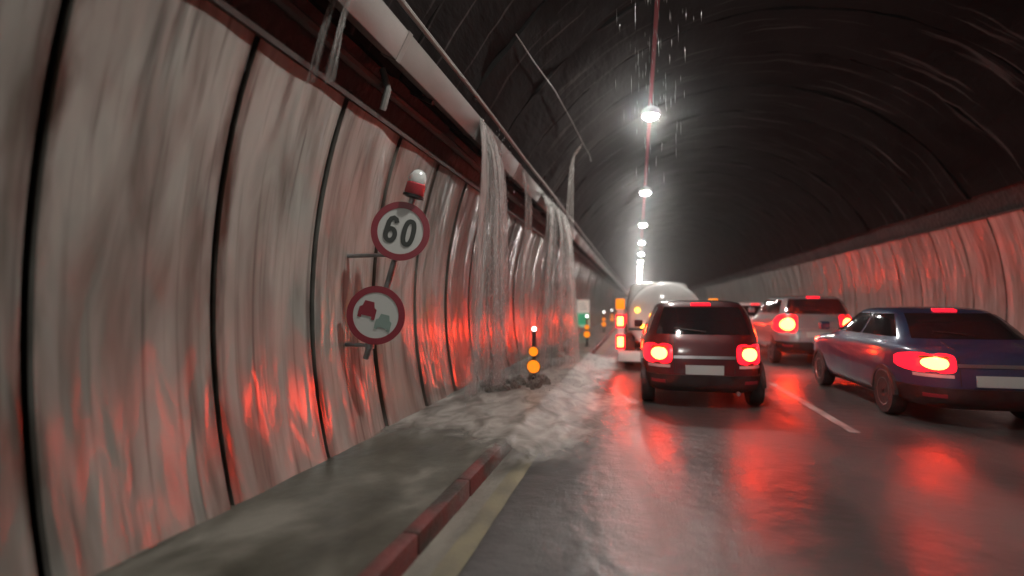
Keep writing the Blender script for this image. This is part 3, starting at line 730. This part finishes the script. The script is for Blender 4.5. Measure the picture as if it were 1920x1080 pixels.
def make_car(name, tab, pt, x, y, label, cat, group, wheel_r=.30, wb=(.62, 3.0), heads=True, lens_z=(.64, .93), lens_a=(.50, .96), bulb_z=(.695, .875), bulb_a=(.58, .82), win_z=None, plate_z=.5):
    B = Body(tab); root = empty(name, (x, y, 0), label, cat, group)
    bd = mesh_obj('body', B.hull(), pt, root)
    H = tab[-1][0]; wz = win_z or (tab[5][0] + .06, tab[7][0] + .02)
    lin = lambda a, b_, n_: [a + (b_ - a) * k / n_ for k in range(n_ + 1)]
    mesh_obj('rear_window', B.patch(wz[0], wz[1], [B.rear(a) for a in lin(-.80, .80, 16)]), 'glass', root)
    mesh_obj('windscreen', B.patch(wz[0], wz[1], [B.front(a) for a in lin(-.84, .84, 12)][::-1]), 'glass', root)
    for sg_ in (-1, 1):
        for v0, v1 in ((.10, .46), (.49, .90)):
            mesh_obj('side_window', B.patch(wz[0] + .01, wz[1] - .01, [B.side(v, sg_) for v in lin(v0, v1, 8)]), 'glass', root)
        # tail lamp
        ln = mesh_obj('tail_light', ell_patch(B, sum(lens_z) / 2, (lens_z[1] - lens_z[0]) / 2, sum(lens_a) / 2, (lens_a[1] - lens_a[0]) / 2, sg_, .006, .014, 4.0), 'brake_lens', root)
        zi = lens_z[1] - .055; mesh_obj('indicator', ell_patch(B, zi, .018, sum(bulb_a) / 2, .13, sg_, .021, .006, 4.0), 'indicator', ln)
        mesh_obj('brake_bulb', ell_patch(B, sum(bulb_z) / 2, (bulb_z[1] - bulb_z[0]) / 2, sum(bulb_a) / 2, (bulb_a[1] - bulb_a[0]) / 2, sg_), 'brake_bulb', ln)
        if heads:
            aa = [B.front(sg_ * a) for a in lin(.55, .9, 5)]
            hd = mesh_obj('headlight', B.patch(.60, .76, aa, .012, .03), 'glass', root)
            aa = [B.front(sg_ * a) for a in lin(.62, .8, 4)]
            mesh_obj('headlight_bulb', B.patch(.63, .73, aa, .02, .02), 'head_bulb', hd)
        bm = bmesh.new(); mx_ = catmull(tab, wz[0])[2]; yy = tab[5][2] - .35
        add_box(bm, (sg_ * (mx_ + .09) - .08, yy, wz[0] + .0), (sg_ * (mx_ + .09) + .08, yy + .12, wz[0] + .14), .03); mesh_obj('side_mirror', bm, pt, root)
    lz = tab[1][0]
    mesh_obj('rear_bumper', B.patch(lz - .05, lz + .17, [B.rear(a) for a in lin(-.97, .97, 20)], .03, .04), 'plastic', root)
    mesh_obj('tailgate_trim', B.patch(lens_z[0] + .08, lens_z[0] + .12, [B.rear(a) for a in lin(-.48, .48, 12)], .012, .02), 'rim', root)
    for sg_ in (-1, 1):
        mesh_obj('reversing_light', B.patch(lens_z[0] - .05, lens_z[0] - .012, [B.rear(sg_ * a) for a in lin(lens_a[0] + .04, lens_a[1] - .08, 5)], .012, .02), 'lamp_clear', root)
        mesh_obj('reflector', B.patch(lz + .06, lz + .10, [B.rear(sg_ * a) for a in lin(.62, .82, 4)], .036, .02), 'sign_red', root)
        mesh_obj('tailgate_seam', B.patch(lz + .2, wz[0] - .03, [B.rear(sg_ * a) for a in lin(lens_a[0] - .035, lens_a[0] - .022, 1)], .003, .01), 'plastic', root)
    bm = bmesh.new(); yz = wz[0] + .03; q0 = B.P(yz, B.rear(.05)) + B.Nrm(yz, B.rear(.05)) * .02; q1 = B.P(yz + .05, B.rear(-.5)) + B.Nrm(yz + .05, B.rear(-.5)) * .02
    add_tube(bm, [q0, (q0 + q1) / 2 + V_(0, -.01, 0), q1], .009, 6); mesh_obj('rear_wiper', bm, 'plastic', root)
    bm = bmesh.new(); add_tube(bm, [(.45, .25, .25), (.45, .01, .24)], .028, 10); mesh_obj('exhaust_pipe', bm, 'rim', root)
    mesh_obj('third_brake_light', B.patch(wz[1] + .025, wz[1] + .05, [B.rear(a) for a in lin(-.22, .22, 8)], .02, .03), 'brake_lens', root)
    mesh_obj('number_plate', B.patch(plate_z, plate_z + .13, [B.rear(a) for a in lin(-.30, .30, 8)], .02, .02), 'plate', root)
    mesh_obj('underside', B.patch(tab[0][0] - .0, tab[0][0] + .06, [2 * math.pi * k / 40 for k in range(41)], .004, .02, 2), 'plastic', root)
    for wy in wb:
        hw = catmull(tab, .4)[2]
        for sg_ in (-1, 1): wheel(root, sg_ * (hw - .085), wy, wheel_r, .19)
        for sg_ in (-1, 1):
            bm = bmesh.new(); mt = Matrix.Translation((sg_ * (hw - .045), wy, wheel_r)) @ Matrix.Rotation(R(90) * sg_, 4, 'Y')
            seg = 24; rr = wheel_r + .055
            vs = [[bm.verts.new(Vector((sg_ * (hw + dx - .03), wy + q * math.cos(math.pi * k / seg), wheel_r + q * math.sin(math.pi * k / seg)))) for k in range(seg + 1)] for q, dx in ((wheel_r + .005, .0), (wheel_r + .005, .045), (rr, .045), (rr, .0))]
            for a, b_ in zip(vs, vs[1:] + vs[:1]):
                for k in range(seg): bm.faces.new((a[k], a[k + 1], b_[k + 1], b_[k]))
            bmesh.ops.recalc_face_normals(bm, faces=bm.faces); mesh_obj('wheel_arch', bm, 'plastic', root)
    return root
G = 'cars queueing in the tunnel'
make_car('parked_car', HATCH, 'paint_red_glow', .92, 8.0, 'dark hatchback with red lamp glow in its paint, braking right behind the white tank truck', 'car', G, heads=True)
# white tank truck
def tank_truck(x, y):
    t = empty('tank_truck', (x, y, 0), 'white round-tank truck with stacked tail lamps ahead of the dark hatchback', 'truck')
    bm = bmesh.new(); mt = Matrix.Translation((0, .18, 1.2)) @ Matrix.Rotation(R(-90), 4, 'X')
    prof = [(.02, -.16), (.3, -.145), (.55, -.10), (.74, -.035), (.82, .03), (.835, .09), (.835, 3.1), (.8, 3.2), (.5, 3.3), (.02, 3.34)]
    add_lathe(bm, prof, 48, mt)
    for v in bm.verts: v.co.z = 1.2 + (v.co.z - 1.2) * .97
    bmesh.ops.recalc_face_normals(bm, faces=bm.faces); tk = mesh_obj('tank', bm, 'paint_white', t)
    for yy in (.5, 1.5, 2.6):
        bm = bmesh.new(); add_lathe(bm, [(.836, 0), (.85, .01), (.85, .05), (.836, .06)], 48, Matrix.Translation((0, yy, 1.2)) @ Matrix.Rotation(R(-90), 4, 'X'))
        for v in bm.verts: v.co.z = 1.2 + (v.co.z - 1.2) * .97
        mesh_obj('tank_band', bm, 'galv', tk)
    bm = bmesh.new(); add_lathe(bm, [(.2, 0), (.2, .05), (.16, .06), (.03, .075)], 24, Matrix.Translation((.1, .06, 1.25)) @ Matrix.Rotation(R(90), 4, 'X')); mesh_obj('hatch_cover', bm, 'plastic', tk)
    bx('chassis', (-.42, .12, .46), (.42, 5.2, .62), 'plastic', t, .01)
    bx('rear_bumper', (-1.06, -.05, .20), (1.06, .07, .44), 'paint_white', t, .03, True)
    for k in (-1, 1):
        bx('bumper_stay', (k * .6 - .04, .071, .3), (k * .6 + .04, .16, .5), 'plastic', t)
        pl = bx('lamp_post', (k * 1.0 - .07, .02, .441), (k * 1.0 + .07, .08, 1.60), 'paint_white', t, .01)
        bx('post_stay', (k * .7 - .12, .02, .90), (k * .7 + .229 if k < 0 else k * .7 + .228, .07, .96), 'plastic', t)
        for z, hh, lens, bulb in ((1.50, .16, 'amber_glow', 'amber_bulb'), (1.11, .20, 'brake_lens', 'brake_bulb'), (.64, .22, 'brake_lens', 'brake_bulb')):
            ln = bx('tail_light' if z < 1.4 else 'amber_marker_light', (k * 1.0 - .10, -.03, z - hh * .75), (k * 1.0 + .10, .018, z + hh * .75), lens, t, .02, True)
            if z < 1.4: bx('lamp_bulb', (k * 1.0 - .065, -.045, z - hh * .5), (k * 1.0 + .065, -.031, z + hh * .5), bulb, ln, .006)
        wheel(t, k * .82, 1.15, .36, .24); wheel(t, k * .82, 4.5, .36, .24)
        bx('mudguard', (k * .86 - .2, .62, .74), (k * .86 + .2, 1.68, .78), 'plastic', t, .01)
        bx('mud_flap', (k * .86 - .18, .60, .14), (k * .86 + .18, .615, .74), 'plastic', t)
    for xx, zz in ((-.62, 1.36), (-.50, .98), (.62, 1.36), (.50, .98)):
        bm = bmesh.new(); add_lathe(bm, [(.05, 0), (.05, .03), (.03, .045)], 14, Matrix.Translation((xx, .115 if abs(xx) > .55 else .085, zz)) @ Matrix.Rotation(R(90), 4, 'X')); mesh_obj('marker_light', bm, 'marker_bulb', t)
    cabt = [(.4, 3.75, 5.45, .85), (.6, 3.68, 5.5, .93), (1.2, 3.66, 5.5, .94), (1.5, 3.68, 5.35, .92), (1.95, 3.72, 5.1, .84), (2.1, 3.8, 4.95, .74), (2.15, 4.0, 4.8, .5)]
    Bc = Body(cabt); mesh_obj('cab', Bc.hull(), 'paint_white', t)
    mesh_obj('cab_window', Bc.patch(1.4, 1.9, [Bc.rear(-.6 + 1.2 * k / 10) for k in range(11)]), 'glass', t)
    for sg_ in (-1, 1): mesh_obj('side_window', Bc.patch(1.35, 1.85, [Bc.side(.3 + .55 * k / 8, sg_) for k in range(9)]), 'glass', t)
    mesh_obj('windscreen', Bc.patch(1.3, 1.9, [Bc.front(.85 - 1.7 * k / 10) for k in range(11)]), 'glass', t)
tank_truck(.62, 12.4)
suvk = dict(wheel_r=.34, wb=(.85, 3.4), lens_z=(.80, 1.25), bulb_z=(.86, 1.15), bulb_a=(.56, .86), plate_z=.7)
sedk = dict(wheel_r=.31, wb=(.95, 3.6), lens_z=(.66, .9), bulb_z=(.70, .86), plate_z=.52)
make_car('parked_car', SUV, 'paint_grey', .45, 18.7, 'grey tall car braking in front of the white tank truck', 'car', G, **suvk)
make_car('parked_car', SEDAN, 'paint_black', .5, 25.2, 'black saloon braking ahead of the grey tall car', 'car', G, **sedk)
make_car('parked_car', SUV, 'paint_white', .7, 34.5, 'white tall car braking ahead of the black saloon', 'car', G, **suvk)
make_car('parked_car', SEDAN, 'paint_blue', 4.15, 7.4, 'dark blue saloon braking in the lane beside the dark hatchback', 'car', G, **sedk)
make_car('parked_car', SUV, 'paint_silver', 4.2, 14.0, 'silver tall car braking in front of the dark blue saloon', 'car', G, **suvk)
make_car('parked_car', HATCH, 'paint_white', 4.15, 20.4, 'white hatchback braking in front of the silver tall car', 'car', G)
make_car('parked_car', SEDAN, 'paint_grey', 4.2, 26.6, 'grey saloon braking in front of the white hatchback', 'car', G, **sedk)

# ------------------------------------------------------------------ falling water
def water_sheet(name, mat, rows, label, cat, nv=26, ns=18, fold=.05, seed=0, group=None):
    """rows: list of (t, centre, half width vector) from lip to ground; a closed, lens-thick sheet"""
    bm = bmesh.new(); lay = bm.verts.layers.float.new('edge')
    def samp(t):
        for a, b_ in zip(rows, rows[1:]):
            if t <= b_[0]:
                u = (t - a[0]) / (b_[0] - a[0]); u2 = u
                return a[1].lerp(b_[1], u2), a[2].lerp(b_[2], u2)
        return rows[-1][1], rows[-1][2]
    sides = []
    for sd in (1, -1):
        g = []
        for i in range(nv + 1):
            t = i / nv; c, h = samp(t); row = []
            nrm = Vector((1, -.25, 0)).normalized()
            for k in range(ns + 1):
                s = 2 * k / ns - 1
                sw = s + .12 * noise.noise(Vector((seed, t * 3.1, 7.7))) * (abs(s))
                p = c + h * sw
                d = fold * (.25 + t) * noise.fractal(Vector((s * 3.2 + seed * 5, t * 1.6 - s * .5, seed)), .8, 2, 3) + .02 * noise.noise(Vector((s * 9, t * 2.0, seed + 3)))
                th_ = (.02 + .05 * t) * math.sqrt(max(0, 1 - s * s))
                v = bm.verts.new(p + nrm * (d + sd * th_ * .5))
                ed = min(1, (1 - abs(s)) * 3.5); ed *= min(1, t * 14 + .3)
                v[lay] = max(.0, ed) * (1.0 - .72 * t ** .6)
                row.append(v)
            g.append(row)
        sides.append(g)
        for i in range(nv):
            for k in range(ns): bm.faces.new((g[i][k], g[i][k + 1], g[i + 1][k + 1], g[i + 1][k]) if sd > 0 else (g[i][k], g[i + 1][k], g[i + 1][k + 1], g[i][k + 1]))
    o = mesh_obj(name, bm, mat); return tag(o, label, cat, group)
V = Vector
def fall(p0, p1, out, h0, h1, n_=7):
    """ballistic rows from lip p0 to landing p1; half widths h0 -> h1 along y"""
    rows = []
    for i in range(n_ + 1):
        t = i / n_; z = p0.z + (p1.z - p0.z) * t
        q = math.sqrt(t)
        rows.append((t, V((p0.x + (p1.x - p0.x) * q, p0.y + (p1.y - p0.y) * q, z)), V((out * q, h0 + (h1 - h0) * t ** .6, 0))))
    return rows
def stream(label, lip, land, lip_h, land_h, out, n_, w0, w1, seed, mat='falling_water', group='water spilling over the duct', push=.16):
    """a stream is a bundle of overlapping strands that leave the lip together and spread as they fall"""
    rg = random.Random(seed); root = empty('water_stream', land, label, 'falling water', group)
    for i in range(n_):
        u = (i + .5) / n_ * 2 - 1 + rg.uniform(-.18, .18)
        a_ = V((lip.x + rg.uniform(-.03, .03), lip.y + u * lip_h, lip.z + rg.uniform(-.02, .03)))
        b_ = V((land.x + out * u + rg.uniform(-.12, .12), land.y + u * land_h, land.z))
        rows = []; ww = rg.uniform(.7, 1.3)
        for j in range(10):
            t = j / 9; q = math.sqrt(t); zq = a_.z + (b_.z - a_.z) * t
            # never behind the face of the duct or the wall panels
            x = a_.x + (b_.x - a_.x) * q + push * math.sin(min(1, t * 5) * math.pi / 2) * (1 - t)
            xw = CX - math.sqrt(5.20 ** 2 - (zq - CZ) ** 2) + .03
            rows.append((t, V((max(x, xw), a_.y + (b_.y - a_.y) * q, zq)), V((0, ww * (w0 + (w1 - w0) * t ** .75), 0))))
        o = water_sheet('strand', mat, rows, None, None, nv=30, ns=10, fold=.035, seed=seed * 3.7 + i)
        o.parent = root; o.location = -root.location
S = stream
S('white stream spilling over the duct nearest the road signs', V((-2.05, 7.1, 3.98)), V((-2.15, 7.75, PZ)), .20, .50, .10, 9, .13, .24, 1, push=.14)
S('broad white stream spilling far out from the duct behind the delineator', V((-2.05, 12.1, 3.98)), V((-1.68, 11.0, .05)), .42, 1.0, .30, 12, .14, .30, 2, push=.26)
S('thin veil of water dropping from the duct between the two wider streams', V((-2.06, 9.7, 4.03)), V((-2.2, 10.2, PZ)), .08, .4, 0, 3, .05, .2, 3, 'thin_water')
S('narrow trickle falling from the duct above the leaning sign pole', V((-2.06, 3.58, 4.03)), V((-2.35, 3.6, 3.2)), .03, .02, 0, 2, .04, .03, 4, push=.05)
S('loose drizzle leaking from the vault beside the dangling cable', V((-1.38, 12.3, 5.2)), V((-1.6, 12.6, 3.0)), .08, .35, 0, 4, .03, .07, 5, 'thin_water', None, 0)
S('thin veil of water on the wall beyond the broad stream', V((-2.06, 15.0, 4.03)), V((-2.1, 15.2, PZ)), .2, .6, 0, 4, .1, .25, 6, 'thin_water')

# dangling cable on the vault
bm = bmesh.new()
pts = [arc(41.7, 5.22, 6.6), arc(42.6, 5.24, 7.5), arc(44.2, 5.22, 8.94), arc(45.2, 5.2, 10.6), arc(46.0, 5.16, 12.5), arc(45.6, 4.98, 12.7), arc(44.6, 4.85, 12.75)]
add_tube(bm, pts, .010, 6)
tag(mesh_obj('loose_cable', bm, 'duct'), 'thin loose cable drooping from the dark vault above the duct', 'cable')

# silty wash spread over pavement, kerb and road edge
def ground_z(x):
    if x < KF: return PZ
    return 0
def wash_h(x, y):
    n1 = noise.fractal(V((x * 1.1, y * .8, 2.2)), .9, 2, 4)
    n2 = noise.fractal(V((x * 4, y * 3, 8.2)), .9, 2, 4)
    # outline: over the pavement from y = 5.3, across the kerb from y = 4.8, on the road to about x = -.45
    fy = min(1, max(-1, (y - (4.95 + .55 * max(-1, min(0, (-1.9 - x) * .0)) - .45 * math.exp(-((x + 1.15) / .45) ** 2) + .25 * n1)) / .9))
    lim = -.25 + .28 * math.sin(y * .9 + 1.0) + .3 * n1 + .03 * (y - 6)
    fx = min(1, max(-1, (lim - x) / .7))
    fe = min(1, max(-1, (16 - y) / 2.0))
    f = min(fx, fy, fe)
    base = .0
    mound = .07 * math.exp(-((x + 1.85) / .8) ** 2 - ((y - 7.9) / 1.0) ** 2) + .05 * math.exp(-((x + 1.5) / .8) ** 2 - ((y - 11.3) / 1.4) ** 2)
    ramp_ = PZ + .025 if x < KF - .05 else (PZ + .025) * max(0, 1 - (x - KF + .05) / .95) ** 1.8 + .012
    return f, ramp_ + mound + .008 * n2
bm = bmesh.new(); x0, x1, y0, y1, nx, ny = -2.80, .3, 4.2, 16, 78, 236; g = []; lay = bm.verts.layers.float.new('edge')
for j in range(ny + 1):
    row = []
    for i in range(nx + 1):
        x = x0 + (x1 - x0) * i / nx; y = y0 + (y1 - y0) * j / ny
        f, h = wash_h(x, y)
        low = (PZ if x < KF - .11 else (PZ + .012 if x < KF else 0)) - .012
        s = max(0, min(1, f * .9 + .35)); s = s * s * (3 - 2 * s)
        v = bm.verts.new((x, y, low + (max(h, low + .034) - low) * s)); v[lay] = max(0, min(1, f)); row.append((v, f))
    g.append(row)
for j in range(ny):
    for i in range(nx):
        q = (g[j][i], g[j][i + 1], g[j + 1][i + 1], g[j + 1][i])
        if max(a[1] for a in q) > -.25: bm.faces.new([a[0] for a in q])
bmesh.ops.delete(bm, geom=[v for v in bm.verts if not v.link_faces], context='VERTS')
tag(mesh_obj('flood_water', bm, 'silt_water'), kind='structure')

# rubble under the streams
def rock_mesh(seed):
    bm = bmesh.new(); bmesh.ops.create_icosphere(bm, subdivisions=3, radius=1)
    for v in bm.verts:
        d = v.co.normalized()
        q = 1 + .45 * noise.fractal(d * 1.1 + V((seed * 7.3, 0, 0)), .8, 2.1, 4)
        c = noise.cell(d * 1.6 + V((seed, 2, 1)))
        v.co = d * q * (1 - .12 * c)
    me = bpy.data.meshes.new('fallen_rock'); bm.normal_update(); bm.to_mesh(me); bm.free(); me.materials.append(M['rock'])
    me.polygons.foreach_set('use_smooth', [True] * len(me.polygons)); me.set_sharp_from_angle(angle=R(30))
    return me
rks = [rock_mesh(k) for k in range(5)]
spots = []
rr = random.Random(11)
for k in range(26):
    if k < 18: x, y, s = rr.gauss(-1.85, .32), rr.gauss(8.2, .55), rr.uniform(.05, .17)
    else: x, y, s = rr.uniform(-2.4, -1.75), rr.uniform(13, 16), rr.uniform(.10, .26)
    x = max(-2.5, min(-1.55, x)); spots.append((x, y, s))
for i, (x, y, s) in enumerate(spots):
    o = link_mesh('fallen_rock', rks[i % 5]); z = (PZ if x < KF else 0)
    if i < 18: z = wash_h(x, y)[1]
    o.location = (x, y, z + s * .22); o.scale = (s, s * rr.uniform(.7, 1.2), s * rr.uniform(.55, .85)); o.rotation_euler = (rr.uniform(-.4, .4), rr.uniform(-.4, .4), rr.uniform(0, 6))
    if i < 18: tag(o, 'wet grey-brown rock in the heap around the nearest delineator', 'rock', 'rocks heaped in the splash')
    else: tag(o, 'wet dark rock on the pavement between falling water and green sign', 'rock', 'rocks beyond the broad stream')

# drops: splash round the landing points, drips from the crown
def drops(name, pts):
    vs, fs = [], []
    for p, r_, ln in pts:
        k = len(vs)
        vs += [p + V((r_, 0, 0)), p + V((0, r_, 0)), p + V((-r_, 0, 0)), p + V((0, -r_, 0)), p + V((0, 0, ln)), p + V((0, 0, -ln))]
        for i in range(4): fs += [(k + i, k + (i + 1) % 4, k + 4), (k + (i + 1) % 4, k + i, k + 5)]
    me = bpy.data.meshes.new(name); me.from_pydata(vs, [], fs); me.materials.append(M['drop'])
    me.polygons.foreach_set('use_smooth', [True] * len(me.polygons))
    o = bpy.data.objects.new(name, me); C.objects.link(o); return o
rr = random.Random(3)
P_ = []
for cx, cy, sx, n_ in ((-1.95, 8.2, .42, 3000), (-1.4, 11.2, .5, 2600)):
    for _ in range(n_):
        P_.append((V((rr.gauss(cx, sx), rr.gauss(cy, .5), PZ + .05 + abs(rr.gauss(0, .24)))), rr.uniform(.002, .0065), rr.uniform(.003, .010)))
for a_, b_, h_ in ((V((-1.95, 7.1, 3.9)), V((-2.05, 7.75, PZ)), .55), (V((-1.85, 12.0, 3.9)), V((-1.45, 11.1, PZ)), 1.0)):
    for _ in range(900):
        t = rr.random(); q = math.sqrt(t)
        P_.append((V((a_.x + (b_.x - a_.x) * q + rr.gauss(.05, .09), a_.y + (b_.y - a_.y) * q + rr.gauss(0, .15 + h_ * .7 * t), a_.z + (b_.z - a_.z) * t)), rr.uniform(.002, .005), rr.uniform(.008, .035)))
tag(drops('splash', [p for p in P_ if p[0].x > -2.5]), 'spray of drops thrown up where the streams land', 'spray', kind='stuff')
P_ = []
for _ in range(150):
    y = rr.uniform(4.5, 9.5); P_.append((V((.02 * y + rr.gauss(.12, .2), y, rr.uniform(3.6, 6.2))), .003, rr.uniform(.03, .12)))
tag(drops('dripping_water', P_), 'long drops falling from the crown of the vault over the road', 'drips', kind='stuff')

# ------------------------------------------------------------------ spray haze in the bore, shaped to put bloom round the lights
if HAZE:
    bm = bmesh.new(); add_box(bm, (CX - 7, Y0 - 2, -1.2), (CX + 7, Y1 + 2, CZ + RT + 1.0))
    hz = mesh_obj('haze', bm, 'plastic', None, False); hz.data.materials.clear()
    hm = bpy.data.materials.new('haze'); hm.use_nodes = True; hm.node_tree.nodes.clear()
    out = hm.node_tree.nodes.new('ShaderNodeOutputMaterial'); pv = hm.node_tree.nodes.new('ShaderNodeVolumePrincipled')
    pv.inputs['Color'].default_value = (.9, .9, .9, 1); pv.inputs['Density'].default_value = HAZE; pv.inputs['Anisotropy'].default_value = .95
    hm.node_tree.links.new(pv.outputs[0], out.inputs['Volume']); hz.data.materials.append(hm); tag(hz, kind='stuff')
